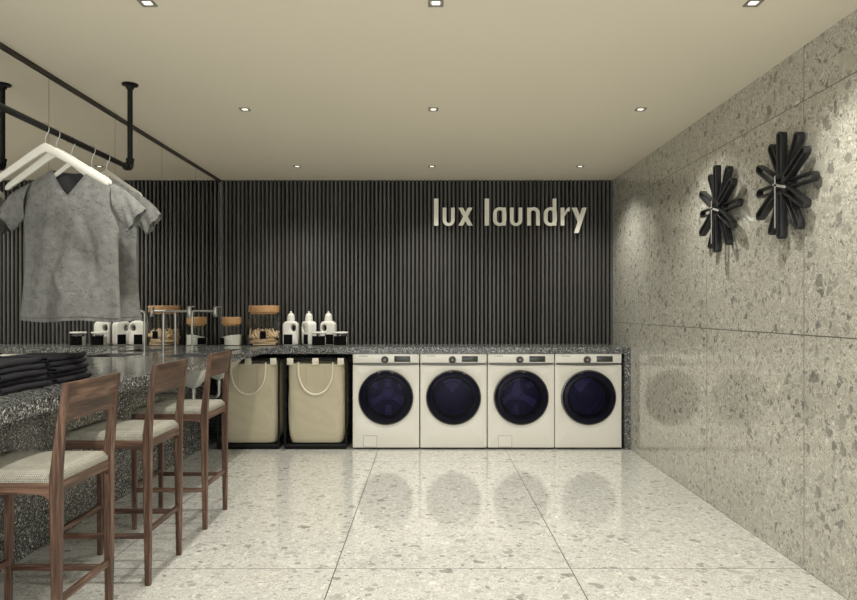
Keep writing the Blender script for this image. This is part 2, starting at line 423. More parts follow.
def make_tap(y, label):
    t = thing('tap', (-2.265, y, TOP), label, 'tap', 'chrome taps on the left worktop')
    b = B(); lathe(b, [(0.027, 0), (0.027, 0.008), (0.014, 0.012), (0.0135, 0.02)], 24)
    tube(b, fillet([(0, 0, 0.01), (0, 0, 0.375), (0.22, 0, 0.375)], 0.03), 0.0105, 14); obj('spout', b, M['chrome'], t)
    b = B(); lathe(b, [(0.0, -0.055), (0.017, -0.055), (0.0205, -0.05), (0.0205, 0.03), (0.018, 0.034), (0.0, 0.034)], 20, T(0.222, 0, 0.375)); obj('outlet_head', b, M['chrome'], t)
    b = B(); box(b, 0.205, 0.275, -0.010, 0.010, 0.411, 0.418, 0.002); obj('lever', b, M['chrome'], t)
    return t
make_tap(SINKS[0], 'tall square-necked chrome tap at the nearer sink, closer to the hanging shirts')
make_tap(SINKS[1], 'tall square-necked chrome tap at the farther sink, closer to the powder jar')

# ------------------------------------------------------------------ WASHERS AND DRYERS
WW, WH, DCZ, DR = 0.684, 0.965, 0.535, 0.282
def make_machine(x, kind, label, cat):
    t = thing('washing_machine' if kind == 'w' else 'tumble_dryer', (x, YF+0.012, 0), label, cat, 'laundry machines under the worktop')
    h = WW/2; z0 = 0.018
    b = B(); plate(b, [rrect(-h, h, z0, 0.868, 0.006), circ(0, DCZ, DR-0.012, 64)], 0.58, XZ, 0.003)
    box(b, -h+0.004, h-0.004, 0.02, 0.58, 0.868, z0+WH-0.02); box(b, -h, h, 0.52, 0.585, z0, 0.868)
    obj('body', b, M['white'], t)
    b = B(); box(b, -h, h, -0.004, 0.05, 0.889, z0+WH, 0.006, 3); obj('control_panel', b, M['panel'], t)
    # recessed grip channel with a curved lower lip under the panel
    b = B(); xs = [-h+0.012+(WW-0.024)*k/24 for k in range(25)]
    top = [(x_, 0.888) for x_ in xs]; bot = [(x_, 0.878-0.016*(1-(x_/h)**2)**0.4) for x_ in xs]
    plate(b, [top+bot[::-1]], 0.02, T(0, -0.006, 0) @ XZ); obj('grip_strip', b, M['grip'], t)
    b = B(); Mk = T(-0.012, -0.004, 0.922) @ Matrix.Rotation(PI/2, 4, 'X')
    lathe(b, [(0.0, 0.026), (0.024, 0.026), (0.028, 0.022), (0.031, 0.0)], 32, Mk); k = obj('program_knob', b, M['rubber'], t)
    b = B(); lathe(b, [(0.0, 0.0285), (0.016, 0.0285), (0.017, 0.026)], 24, Mk); obj('knob_cap', b, M['grey'], k)
    b = B(); lathe(b, [(0.0315, 0.001), (0.0315, 0.008), (0.038, 0.008), (0.039, 0.0)], 32, Mk, False, False); obj('knob_collar', b, M['grey'], k)
    b = B(); box(b, 0.085, 0.25, -0.0075, 0.0, 0.888+0.012, 0.888+0.072, 0.002); d = obj('display', b, M['display'], t)
    b = B(); box(b, 0.09, 0.155, -0.0085, -0.0075, 0.948, 0.956); obj('display_bar', b, M['label'], d)
    # faint maker's mark at the upper left: a short row of tiny grey strokes
    b = B()
    for q in range(7): box(b, -0.272+q*0.0125, -0.263+q*0.0125, -0.0052, -0.004, 0.957, 0.964)
    obj('badge', b, M['grey'], t)
    # round door
    Md = T(0, 0, DCZ) @ Matrix.Rotation(PI/2, 4, 'X')
    b = B(); lathe(b, [(DR-0.012, 0.0), (DR-0.006, -0.004), (DR, 0.0), (DR+0.001, 0.018), (DR-0.003, 0.024), (DR-0.010, 0.026), (DR-0.013, 0.022), (DR-0.012, 0.0)], 72, Md, False, False)
    d = obj('door', b, M['ring'], t)
    b = B(); lathe(b, [(DR-0.0125, 0.020), (DR-0.03, 0.030), (0.224, 0.035), (0.224, 0.028), (DR-0.03, 0.022)], 64, Md, False, False); obj('door_surround', b, M['smoked'], d)
    b = B(); lathe(b, [(0.2245, 0.034), (0.12, 0.040), (0.0, 0.042)], 64, Md, False, False); obj('door_glass', b, M['doorglass'], d)
    b = B(); lathe(b, [(DR-0.031, 0.012), (0.215, 0.010), (0.198, -0.01), (0.190, -0.06), (0.205, -0.062), (0.212, -0.01), (DR-0.031, -0.004)], 64, Md, False, False)
    obj('door_seal', b, M['rubber'], t)
    b = B(); lathe(b, [(0.163, 0.0), (0.167, 0.004), (0.163, 0.008), (0.159, 0.004), (0.163, 0.0)], 64, Md @ T(0, 0, 0.006), False, False); obj('inner_rim', b, M['drum'], d)
    b = B(); lathe(b, [(0.205, -0.06), (0.255, -0.09), (0.255, -0.40), (0.0, -0.41)], 64, Md, False, False); dr = obj('drum', b, M['drum'], t)
    if kind == 'w':
        b = B()
        for a in (90, 210, 330):
            R_ = Md @ Matrix.Rotation(math.radians(a), 4, 'Z')
            plate(b, [[(0.045, -0.05), (0.10, -0.032), (0.235, -0.05), (0.235, 0.05), (0.10, 0.032), (0.045, 0.05)]], 0.05, R_ @ T(0, 0, -0.405), 0.01)
        lathe(b, [(0.075, -0.40), (0.07, -0.345), (0.045, -0.33), (0.04, -0.335), (0.0, -0.335)], 32, Md); obj('agitator', b, M['fin'], dr)
        for a in (30, 150, 270):
            b = B(); R_ = Md @ Matrix.Rotation(math.radians(a), 4, 'Z')
            plate(b, [[(0.13, -0.03), (0.24, -0.035), (0.24, 0.035), (0.13, 0.03)]], 0.02, R_ @ T(0, 0, -0.40), 0.006)
            obj('drum_paddle', b, M['fin'], dr)
        b = B(); fl = rrect(-0.235, -0.092, 0.024, 0.142, 0.004)
        plate(b, [fl, rrect(-0.2325, -0.0945, 0.0265, 0.1395, 0.003)], 0.002, T(0, -0.0006, 0) @ XZ); plate(b, [rrect(-0.2312, -0.0958, 0.0278, 0.1382, 0.003)], 0.003, T(0, -0.0014, 0) @ XZ)
        obj('filter_flap', b, M['white'], t)
        b = B(); plate(b, [rrect(-0.2345, -0.0925, 0.0245, 0.1415, 0.004), rrect(-0.2315, -0.0955, 0.0275, 0.1385, 0.003)], 0.002, T(0, -0.0012, 0) @ XZ); obj('flap_gap', b, M['grey'], t)
    else:
        b = B(); lathe(b, [(0.20, -0.402), (0.19, -0.385), (0.0, -0.375)], 48, Md, False, False); obj('vent_plate', b, M['drum'], dr)
        b = B(); plate(b, [[(0, 0)] + [(0.20*math.cos(math.radians(a)), 0.20*math.sin(math.radians(a))) for a in range(50, 131, 8)]], 0.008, Md @ T(0, 0, -0.378)); obj('vent_wedge', b, M['fin'], dr)
    b = B()
    for sx in (-1, 1):
        for yy in (0.06, 0.52): lathe(b, [(0.022, 0), (0.022, 0.019)], 16, T(sx*(h-0.05), yy, 0))
    box(b, -h+0.01, h-0.01, 0.02, 0.5, 0.006, 0.0175); obj('plinth', b, M['rubber'], t)
    return t
def px2x(px, Y): return (px-428.5)*Y/675.0
mx = [px2x(p, YF+0.012) for p in (386.0, 453.5, 521.0, 588.3)]
make_machine(mx[0], 'w', 'white front-loading washing machine with filter flap, standing right beside the canvas hampers', 'washing machine')
make_machine(mx[1], 'd', 'white tumble dryer with plain drum, standing between the two washing machines', 'tumble dryer')
make_machine(mx[2], 'w', 'white washing machine with filter flap and three-armed drum, standing between two tumble dryers', 'washing machine')
make_machine(mx[3], 'd', 'white tumble dryer with plain drum, last in the row beside granite end panel', 'tumble dryer')

# ------------------------------------------------------------------ HAMPERS
def make_hamper(x, label):
    t = thing('laundry_hamper', (x, 7.19, 0), label, 'laundry hamper', 'canvas hampers under the worktop')
    w, d, h = 0.315, 0.235, 0.925
    b = B(); r = 0.0115
    for sx in (-1, 1):
        for sy in (-1, 1): tube(b, [(sx*w, sy*d, 0.02), (sx*w, sy*d, h)], r, 10)
    for z in (0.035, h):
        tube(b, [(-w, -d, z), (w, -d, z), (w, d, z), (-w, d, z)], r*(1.0 if z > 0.5 else 1.5), 8, closed=True)
    box(b, -w, w, -d, d, 0.0, 0.05, 0.004); obj('frame', b, M['black'], t)
    # soft bag: rounded square tube with bulge and creases, open at the top
    b = B(); rings = []; NZ, NS = 30, 64
    for j in range(NZ+1):
        v = j/NZ; z = 0.062+v*(h-0.045-0.062); ring = []
        for k in range(NS):
            a = 2*PI*k/NS; c, s_ = math.cos(a), math.sin(a); e = 0.26
            bul = 1.0 - 0.10*(1-v)**10 - 0.02*abs(v-0.5) + 0.008*math.sin(5*a+9*v)*math.sin(PI*v)
            xx = (w-0.018)*bul*math.copysign(abs(c)**e, c); yy = (d-0.016)*bul*math.copysign(abs(s_)**e, s_)
            yy += 0.006*math.sin(14*v+3*xx/w)*math.sin(PI*v)
            ring.append(b.verts.new((xx, yy, z + 0.006*math.sin(2*a)*(v > 0.98))))
        rings.append(ring)
    for a_, c_ in zip(rings, rings[1:]):
        for k in range(NS): b.faces.new((a_[k], a_[(k+1) % NS], c_[(k+1) % NS], c_[k]))
    b.faces.new(rings[0][::-1]); shell(b, 0.004)
    bag = obj('bag', b, M['canvas'], t, 60)
    for sy in (-1, 1):
        b = B(); pts = []
        for k in range(25):
            a = PI*k/24; pts.append((-0.178*math.cos(a), sy*(d+0.003), h-0.075-0.285*math.sin(a)**0.8))
        pts = [(-0.178, sy*(d-0.012), h-0.03)] + pts + [(0.178, sy*(d-0.012), h-0.03)]
        tube(b, pts, 0.0100, 10); obj('handle', b, M['cord'], bag)
        for q in (-0.094, 0.094):
            b = B(); box(b, q-0.002, q+0.002, sy*(d-0.008)-0.003, sy*(d-0.008)+0.003, h-0.30, h-0.05)
            obj('seam', b, M['canvas'], bag)
    for q in (-0.26, 0.0, 0.26):
        b = B(); box(b, q-0.033, q+0.033, -d-0.015, -d+0.018, h-0.055, h+0.014, 0.004); obj('hanging_tab', b, M['cord'], t)
    return t
make_hamper(px2x(249.0, 6.985), 'cream canvas laundry hamper in black frame, partly hidden behind the far stool, nearest the corner')
make_hamper(px2x(316.0, 6.985), 'cream canvas laundry hamper in black frame standing right beside the first washing machine')

# ------------------------------------------------------------------ STOOLS
def make_stool(y, label):
    t = thing('bar_stool', (-1.69, y, 0), label, 'bar stool', 'bar stools along the granite worktop')
    hw = 0.218                                           # leg centre offset along the counter
    for sy in (-1, 1):
        b = B(); loft(b, [(0.225, sy*hw, 0.0, 0.028, 0.028), (0.224, sy*hw, 0.35, 0.037, 0.033), (0.222, sy*hw, 0.70, 0.045, 0.036), (0.223, sy*hw, 0.79, 0.043, 0.036),
                          (0.240, sy*hw, 0.97, 0.032, 0.031), (0.262, sy*hw, 1.150, 0.022, 0.027)]); obj('rear_leg', b, M['wood_z'], t)
        b = B(); loft(b, [(-0.238, sy*hw, 0.0, 0.026, 0.026), (-0.236, sy*hw, 0.40, 0.033, 0.031), (-0.234, sy*hw, 0.755, 0.038, 0.034)]); obj('front_leg', b, M['wood_z'], t)
        # side apron with curved brackets running into the legs
        x0, x1, zt, zb, r = -0.216, 0.206, 0.757, 0.712, 0.05
        out = [(x0, zt), (x1, zt), (x1, zb-r)] + [(x1-r+r*math.cos(a), zb-r+r*math.sin(a)) for a in [PI/2*k/6 for k in range(1, 7)]]
        out += [(x0+r-r*math.cos(a), zb-r+r*math.sin(a)) for a in [PI/2-PI/2*k/6 for k in range(0, 6)]] + [(x0, zb-r)]
        b = B(); plate(b, [out], 0.024, T(0, sy*hw-0.012, 0) @ XZ); obj('side_rail', b, M['wood_x'], t)
        b = B(); box(b, -0.226, 0.214, sy*hw-0.009, sy*hw+0.009, 0.243, 0.270, 0.002); obj('side_stretcher', b, M['wood_x'], t)
    YZ = Matrix(((0, 0, 1, 0), (1, 0, 0, 0), (0, 1, 0, 0), (0, 0, 0, 1)))
    for name, xx in (('back_rail', 0.222), ('front_rail', -0.234)):
        y0, y1, zt, zb, r = -hw+0.016, hw-0.016, 0.757, 0.715, 0.04
        out = [(y0, zt), (y1, zt), (y1, zb-r)] + [(y1-r+r*math.cos(a), zb-r+r*math.sin(a)) for a in [PI/2*k/6 for k in range(1, 7)]]
        out += [(y0+r-r*math.cos(a), zb-r+r*math.sin(a)) for a in [PI/2-PI/2*k/6 for k in range(0, 6)]] + [(y0, zb-r)]
        b = B(); plate(b, [out], 0.024, T(xx-0.012, 0, 0) @ YZ); obj(name, b, M['wood_y'], t)
    for name, xx, z in (('back_stretcher', 0.224, 0.285), ('front_stretcher', -0.236, 0.285)):
        b = B(); box(b, xx-0.010, xx+0.010, -hw+0.012, hw-0.012, z-0.014, z+0.014, 0.002); obj(name, b, M['wood_y'], t)
    # backrest board, a little curved and leaning with the uprights
    b = B(); rows = []
    for z, cx, th in ((0.995, 0.243, 0.018), (1.05, 0.250, 0.018), (1.10, 0.256, 0.018), (1.150, 0.262, 0.017)):
        fr, bk = [], []
        for k in range(13):
            u = -1+2*k/12; yy = u*(hw-0.0125); bow = 0.006*(1-u*u)
            fr.append(b.verts.new((cx+bow-th/2, yy, z))); bk.append(b.verts.new((cx+bow+th/2, yy, z)))
        rows.append((fr, bk))
    for (f0, b0), (f1, b1) in zip(rows, rows[1:]):
        for k in range(12): b.faces.new((f0[k], f0[k+1], f1[k+1], f1[k])); b.faces.new((b0[k+1], b0[k], b1[k], b1[k+1]))
        b.faces.new((f0[0], f1[0], b1[0], b0[0])); b.faces.new((f0[-1], b0[-1], b1[-1], f1[-1]))
    f0, b0 = rows[0]; f1, b1 = rows[-1]
    for k in range(12): b.faces.new((f0[k+1], f0[k], b0[k], b0[k+1])); b.faces.new((f1[k], f1[k+1], b1[k+1], b1[k]))
    obj('backrest', b, M['wood_y'], t)
    # upholstered seat, slightly domed
    b = B(); n = 20; g = []
    for j in range(n+1):
        row = []
        for i in range(n+1):
            u, v = -1+2*i/n, -1+2*j/n
            e = max(abs(u), abs(v)); z = 0.806 - 0.012*(e**2) - 0.022*max(0, (e-0.86)/0.14)**2
            row.append(b.verts.new((-0.012+u*0.241, v*0.226, z)))
        g.append(row)
    for j in range(n):
        for i in range(n): b.faces.new((g[j][i], g[j][i+1], g[j+1][i+1], g[j+1][i]))
    rim = [g[0][i] for i in range(n)] + [g[j][n] for j in range(n)] + [g[n][i] for i in range(n, 0, -1)] + [g[j][0] for j in range(n, 0, -1)]
    low = [b.verts.new((v.co.x*1.0, v.co.y, 0.757)) for v in rim]
    for k in range(len(rim)): b.faces.new((rim[k], low[k], low[(k+1) % len(rim)], rim[(k+1) % len(rim)]))
    b.faces.new(low)
    obj('seat', b, M['seat'], t, 50)
    return t
st = make_stool(2.880, 'walnut bar stool with grey tweed seat, beside the folded jeans, legs cut off by frame')
dup(st, (-1.69, 3.745, 0), 0, 'walnut bar stool with grey tweed seat, the middle one in the row of three')
dup(st, (-1.69, 4.643, 0), 0, 'walnut bar stool with grey tweed seat, closest to hampers, partly in front of one')

# ------------------------------------------------------------------ CLOTHES RAIL
RX, RZ, RY = -1.932, 2.356, 4.37
rail = thing('clothes_rail', (RX, RY, H), 'black iron pipe clothes rail hanging from ceiling over the left worktop', 'clothes rail')
b = B(); tube(b, [(0, -2.62, RZ-H), (0, 0, RZ-H)], 0.0165, 16); obj('rail_pipe', b, M['black'], rail)
for yy in (0.0, -2.62):
    b = B(); tube(b, [(0, yy, RZ-H), (0, yy, -0.012)], 0.0165, 16); obj('drop_pipe', b, M['black'], rail)
    b = B(); lathe(b, [(0.05, 0.0), (0.05, -0.010), (0.026, -0.013), (0.024, -0.032), (0.017, -0.034)], 28, T(0, yy, 0)); obj('flange', b, M['black'], rail)
    b = B(); s = 1 if yy == 0 else -1
    tube(b, fillet([(0, yy-s*0.055, RZ-H), (0, yy, RZ-H), (0, yy, RZ-H+0.055)], 0.03), 0.0225, 16)
    lathe(b, [(0.026, 0.045), (0.026, 0.06)], 18, T(0, yy, RZ-H)); lathe(b, [(0.026, 0.045), (0.026, 0.06)], 18, T(0, yy, RZ-H) @ Matrix.Rotation(s*PI/2, 4, 'X'))
    obj('elbow', b, M['black'], rail)

def hanger(y, span, drop, label, rz=0.0, dx=0.0, apex=-0.10, roll=0, pw=1.15, th0=0.0235, dep=0.018):
    t = thing('clothes_hanger', (RX+dx, y, RZ), label, 'clothes hanger', 'white wooden hangers on the rail', rz); t.rotation_euler.y = math.radians(roll)
    b = B(); up, lo = [], []
    for k in range(-16, 17):
        u = k/16; a = abs(u)
        c = apex-drop*(a**pw)-0.006*math.sin(PI*a); th = th0-0.007*a
        up.append((u*span, c+th*(1.0 if a < 0.97 else 0.55))); lo.append((u*span, c-th*(1.0 if a < 0.97 else 0.55)))
    plate(b, [up+lo[::-1]], dep, T(0, -dep/2, 0) @ XZ, 0.004); obj('arms', b, M['hanger'], t)
    b = B(); pts = [(0, 0, apex+0.01), (0, 0, apex+0.045), (0.008, 0, -0.037), (0.019, 0, -0.018)]
    pts += [(0.0215*math.cos(a), 0, 0.0215*math.sin(a)+0.002) for a in [PI*k/14 for k in range(0, 15)]] + [(-0.021, 0, -0.010)]
    tube(b, pts, 0.0022, 8); obj('hook', b, M['chrome'], t)
    return t
hanger(3.40, 0.31, 0.194, 'large white wooden hanger, empty, hanging in front of the foremost grey shirt', roll=-2)
hanger(3.50, 0.275, 0.175, 'white wooden hanger, empty, just behind the foremost empty hanger', roll=-3)
hanger(3.675, 0.212, 0.150, 'white wooden hanger inside the neck of the foremost grey shirt', apex=-0.117, pw=1.0, th0=0.018, dep=0.011, dx=-0.012)
hanger(3.87, 0.212, 0.150, 'white wooden hanger carrying the rear grey shirt', apex=-0.117, pw=1.0, th0=0.018, dep=0.011)
hanger(4.05, 0.215, 0.14, 'white wooden hanger, empty, last on the rail behind both shirts')

# ------------------------------------------------------------------ SHIRTS
def make_shirt(y, label, ph, rz=0.0, dx=0.0):
    ZT = RZ-0.10-0.055                                # height of the neck point of the shoulder
    t = thing('t_shirt', (RX+dx, y, ZT), label, 't-shirt', 'grey v-neck shirts on the rail', rz)
    NH, SHX, SHZ, AX, AZ, ZH = 0.106, 0.240, -0.085, 0.262, -0.26, -0.825
    def wid(z):
        if z < AZ:
            u = (z-AZ)/(ZH-AZ); return AX+0.018*u*u - 0.008*math.sin(PI*u)
        return AX + (SHX-AX)*(z-AZ)/(SHZ-AZ) if z < SHZ else SHX
    NX, NZ = 60, 56
    def fold(x, z, v):
        d = 1-v
        f = 0.022*d**0.9*math.sin(19*x+2.2*math.sin(3*z+ph)+ph) + 0.009*d**0.5*math.sin(41*x-6*z+1.7*ph)
        f += 0.018*math.exp(-((x+0.05-0.35*(z+0.45))/0.035)**2)*math.sin(PI*min(1, max(0, v)))
        f += 0.016*math.exp(-((x-0.13+0.22*(z+0.5))/0.03)**2)*math.sin(PI*v) - 0.010*math.exp(-((x+0.04+0.5*(z+0.62))/0.02)**2)*math.exp(-((z+0.63)/0.06)**2)*1.6
        return f
    b = B(); sheets = []
    for side in (-1, 1):
        rows = []
        for j in range(NZ+1):
            v = j/NZ; row = []
            for i in range(NX+1):
                s = -1+2*i/NX; xs = abs(s)*0.24
                if xs < NH:
                    q = xs/NH; zt = -0.150*(1-q**1.2) if side < 0 else -0.012*(1-q*q)
                else: zt = SHZ*((xs-NH)/(0.24-NH))**1.1
                zh = ZH + 0.006*math.sin(5*s+ph)
                z = zh+(zt-zh)*v; x = s*wid(z)
                dep = 0.062*max(0, 1-s*s)**0.5*(1-0.35*v)*(1-v**18)
                if xs < NH: dep += v**7*0.042*(1-(xs/NH)**2)**0.7
                yy = side*dep + fold(x, z, v)*(1-v**4)
                row.append(b.verts.new((x, yy, z)))
            rows.append(row)
        sheets.append(rows)
        for j in range(NZ):
            for i in range(NX): b.faces.new((rows[j][i], rows[j][i+1], rows[j+1][i+1], rows[j+1][i]))
    bmesh.ops.remove_doubles(b, verts=b.verts[:], dist=0.0006)
    F = sheets[0]
    neck_f = []
    for i in range(NX+1):
        s = -1+2*i/NX
        if abs(s)*0.24 <= NH+0.002: neck_f.append(s)
    def sleeve(bb, sx, grow=0.0, t0=0.0, t1=1.0, n=14):
        rings = []
        for k in range(n+1):
            u = t0+(t1-t0)*k/n
            p0 = Vector((SHX-0.02, 0, SHZ+0.012)).lerp(Vector((0.402, 0, -0.215)), u); p1 = Vector((AX-0.012, 0, AZ)).lerp(Vector((0.318, 0, -0.330)), u)
            p0.z += 0.018*math.sin(PI*u)
            c = (p0+p1)/2; hv = (p0-p1)/2; ring = []
            for q in range(28):
                a = 2*PI*q/28; w = 0.036*(1-0.15*u)+0.004*math.sin(3*a+5*u+ph)
                off = hv*math.cos(a)*(1+grow*8)
                yy = (w+grow)*math.sin(a) + 0.010*math.sin(9*u+2*math.cos(a)*3+ph)*u
                ring.append(bb.verts.new((sx*(c.x+off.x), yy, c.z+off.z)))
            rings.append(ring)
        for a, c in zip(rings, rings[1:]):
            for q in range(28): bb.faces.new((a[q], a[(q+1) % 28], c[(q+1) % 28], c[q]))
    sleeve(b, 1); sleeve(b, -1)
    bmesh.ops.recalc_face_normals(b, faces=b.faces[:])
    shell(b, 0.0018)
    body = obj('shirt_body', b, M['shirt'], t, 70)
    for sx in (1, -1):
        b = B(); sleeve(b, sx, 0.0022, 0.895, 0.915, 1); sleeve(b, sx, 0.0022, 0.985, 1.0, 1); obj('cuff_stitching', b, M['seam'], t, 70)
    # hem stitching and neck rib follow the front sheet
    def front(s, v):
        xs = abs(s)*0.24
        if xs < NH: q = xs/NH; zt = -0.150*(1-q**1.2)
        else: zt = SHZ*((xs-NH)/(0.24-NH))**1.1
        zh = ZH + 0.006*math.sin(5*s+ph); z = zh+(zt-zh)*v; x = s*wid(z)
        dep = 0.062*max(0, 1-s*s)**0.5*(1-0.35*v)*(1-v**18)
        if xs < NH: dep += v**7*0.042*max(0, 1-(xs/NH)**2)**0.7
        return (x, -dep+fold(x, z, v)*(1-v**4), z)
    b = B(); tube(b, [Vector(front(-0.98+1.96*k/60, 0.026))+Vector((0, -0.0012, 0)) for k in range(61)], 0.0014, 6); obj('hem_stitching', b, M['seam'], t)
    b = B(); sm = NH/0.24
    tube(b, [Vector(front(-sm+2*sm*k/40, 0.9999)) for k in range(41)], 0.0042, 8); obj('neckband', b, M['shirt'], t)
    # dark lining seen inside the neck
    b = B(); rows = []
    for j in range(9):
        row = []
        for i in range(17):
            s = -1+2*i/16; x = s*NH*0.98; zt = -0.012*(1-s*s)-0.004; z = zt-0.15*(j/8)
            row.append(b.verts.new((x, 0.036*(1-s*s)**0.7-0.003+0.008*(j/8), z)))
        rows.append(row)
    for j in range(8):
        for i in range(16): b.faces.new((rows[j][i], rows[j][i+1], rows[j+1][i+1], rows[j+1][i]))
    shell(b, 0.001)
    obj('neck_lining', b, M['lining'], t)
    return t
make_shirt(3.675, 'grey embossed v-neck t-shirt, the foremost one, hanging full face from the rail', 0.6, 0.0, -0.012)
make_shirt(3.87, 'grey t-shirt hanging behind the foremost shirt, mostly hidden, right sleeve showing', 2.1)

# ------------------------------------------------------------------ FOLDED JEANS
def fold_mesh(seed, L, Wd, th, flap=0.006):
    """one pair of folded jeans: a sheet doubled over, the fold loop on the +x edge"""
    rnd = random.Random(seed); b = B(); t_ = th*0.42; r = th/2-t_/2
    path = [(-Wd/2+0.01*rnd.random(), t_/2)] + [(-Wd/2+Wd*k/10, t_/2) for k in range(1, 10)]
    path += [(Wd/2-th/2+r*math.sin(a), th/2-r*math.cos(a)) for a in [PI*k/8 for k in range(0, 9)]]
    path += [(Wd/2-th/2-(Wd-th/2)*k/10, th-t_/2) for k in range(1, 11)]
    n = len(path); NY = 14; lo_, hi_ = [], []
    for j in range(NY+1):
        v = j/NY; yy = -L/2+L*v; A, C = [], []
        for i, (x, z) in enumerate(path):
            a = path[max(i-1, 0)]; c = path[min(i+1, n-1)]; dx, dz = c[0]-a[0], c[1]-a[1]; l = math.hypot(dx, dz)
            nx, nz = -dz/l, dx/l; e = 1.0 - 0.35*(max(0, (abs(v-0.5)-0.44)/0.06))**2
            topw = z/th
            lift = 0.0022*(math.sin(8*x/Wd+1.0)*math.sin(7*v+0.6)+1.0)*(0.35+0.65*topw) + 0.0012*math.sin(17*v+seed)*topw
            if x > Wd*0.25 and v > 0.8: lift += flap*topw*((v-0.8)/0.2)**2*((x-Wd*0.25)/(Wd*0.25))**1.5
            wob = 0.006*math.sin(7*v+seed*2.1)+0.003*math.sin(19*v+seed)
            A.append(b.verts.new((x+wob+nx*t_/2*e, yy, max(0.0004, z+lift+nz*t_/2*e)))); C.append(b.verts.new((x+wob-nx*t_/2*e, yy, max(0.0004, z+lift-nz*t_/2*e))))
        lo_.append(A); hi_.append(C)
    for j in range(NY):
        for i in range(n-1):
            b.faces.new((lo_[j][i], lo_[j][i+1], lo_[j+1][i+1], lo_[j+1][i])); b.faces.new((hi_[j][i+1], hi_[j][i], hi_[j+1][i], hi_[j+1][i+1]))
        for q in (0, n-1): b.faces.new((lo_[j][q], hi_[j][q], hi_[j+1][q], lo_[j+1][q]))
    for j in (0, NY):
        for i in range(n-1): b.faces.new((lo_[j][i], hi_[j][i], hi_[j][i+1], lo_[j][i+1]))
    return b
ordn = ['bottom of', 'second from bottom of', 'middle of', 'second from top of', 'topmost of']
for st_i, (cx, cy, L, where) in enumerate(((-2.085, 3.255, 0.41, 'the pile nearest the frame edge'), (-2.085, 3.70, 0.37, 'the pile farther along, nearer the sinks'))):
    for k in range(5):
        th = 0.0278; wdt = 0.30-0.010*k*(0.6 if st_i else 1)+(0.0, -0.012, 0.008, -0.006, 0.0)[k]
        o = obj('folded_jeans', fold_mesh(st_i*7+k*3+1, L-0.012*(k % 3), wdt, th, 0.024 if k == 4 else 0.004), M['denim'], None, 50)
        o.location = (cx + (0.006, -0.008, 0.0, -0.014, -0.020)[k], cy+(0.0, 0.006, -0.006, 0.008, 0.0)[k], TOP+0.0006+k*(th+0.0006)); o.rotation_euler.z = math.radians((0.5, -2.2, 1.4, -1.0, 2.4)[(k+2*st_i) % 5])
        tag(o, 'folded black jeans, %s %s' % (ordn[k], where), 'jeans', 'folded black jeans on the left worktop')

# ------------------------------------------------------------------ JARS, BOTTLES, TUBS
JY = 7.385
def big_jar(x, r, h, lidh, fill, label, tagspec):
    t = thing('storage_jar', (x, JY, TOP), label, 'storage jar')
    b = B(); hb = h-lidh
    lathe(b, [(0.0, 0.0005), (r-0.014, 0.0005), (r, 0.006), (r+0.0018, 0.03), (r+0.0018, hb-0.03), (r-0.010, hb-0.010), (r-0.020, hb)], 56, None, False, False)
    obj('glass_body', b, M['glass'], t)
    b = B(); rl = r-0.014; lathe(b, [(rl-0.02, hb-0.02), (rl-0.02, hb), (rl-0.003, hb), (rl, hb+0.004), (rl, h-0.004), (rl-0.004, h), (0.0, h)], 56); obj('lid', b, M['cork'], t)
    a0, a1, z0_, z1_ = tagspec
    b = B(); n = 14; g = []
    for k in range(n+1):
        a = math.radians(a0+(a1-a0)*k/n); rr = r+0.0026
        g.append((b.verts.new((rr*math.sin(a), -rr*math.cos(a), z0_)), b.verts.new((rr*math.sin(a), -rr*math.cos(a), z1_))))
    for p, q in zip(g, g[1:]): b.faces.new((p[0], q[0], q[1], p[1]))
    shell(b, 0.0006); obj('label', b, M['label'], t)
    return t
jx1, jx2 = px2x(231.5, JY), px2x(264.0, JY)
big_jar(jx1, 0.118, 0.308, 0.078, 0, 'short round glass jar of white powder with wooden lid, nearest the mirror', (-72, -22, 0.012, 0.085))
big_jar(jx2, 0.178, 0.432, 0.072, 0, 'large glass jar full of clothes pegs with wooden lid, beside the white bottles', (0, 20, 0.075, 0.16))
b = B(); n = 40; R0 = 0.106; top = []; ctr = []
for k in range(n):
    a = 2*PI*k/n; zz = 0.098+0.020*math.cos(a+0.5)
    top.append(b.verts.new((jx1+R0*math.cos(a), JY+R0*math.sin(a), TOP+zz)))
bot = [b.verts.new((v.co.x, v.co.y, TOP+0.0055)) for v in top]; mid = []
for k in range(n):
    a = 2*PI*k/n; mid.append(b.verts.new((jx1+0.5*R0*math.cos(a), JY+0.5*R0*math.sin(a), TOP+0.103+0.010*math.cos(a+0.5)+0.003*math.sin(3*a))))
c = b.verts.new((jx1, JY, TOP+0.106))
for k in range(n):
    k2 = (k+1) % n
    b.faces.new((bot[k], bot[k2], top[k2], top[k])); b.faces.new((top[k], top[k2], mid[k2], mid[k])); b.faces.new((mid[k], mid[k2], c))
b.faces.new(bot[::-1])
tag(obj('washing_powder', b, M['powder'], None, 50), 'white washing powder heaped in the short jar nearest the mirror', 'washing powder', None, 'stuff')

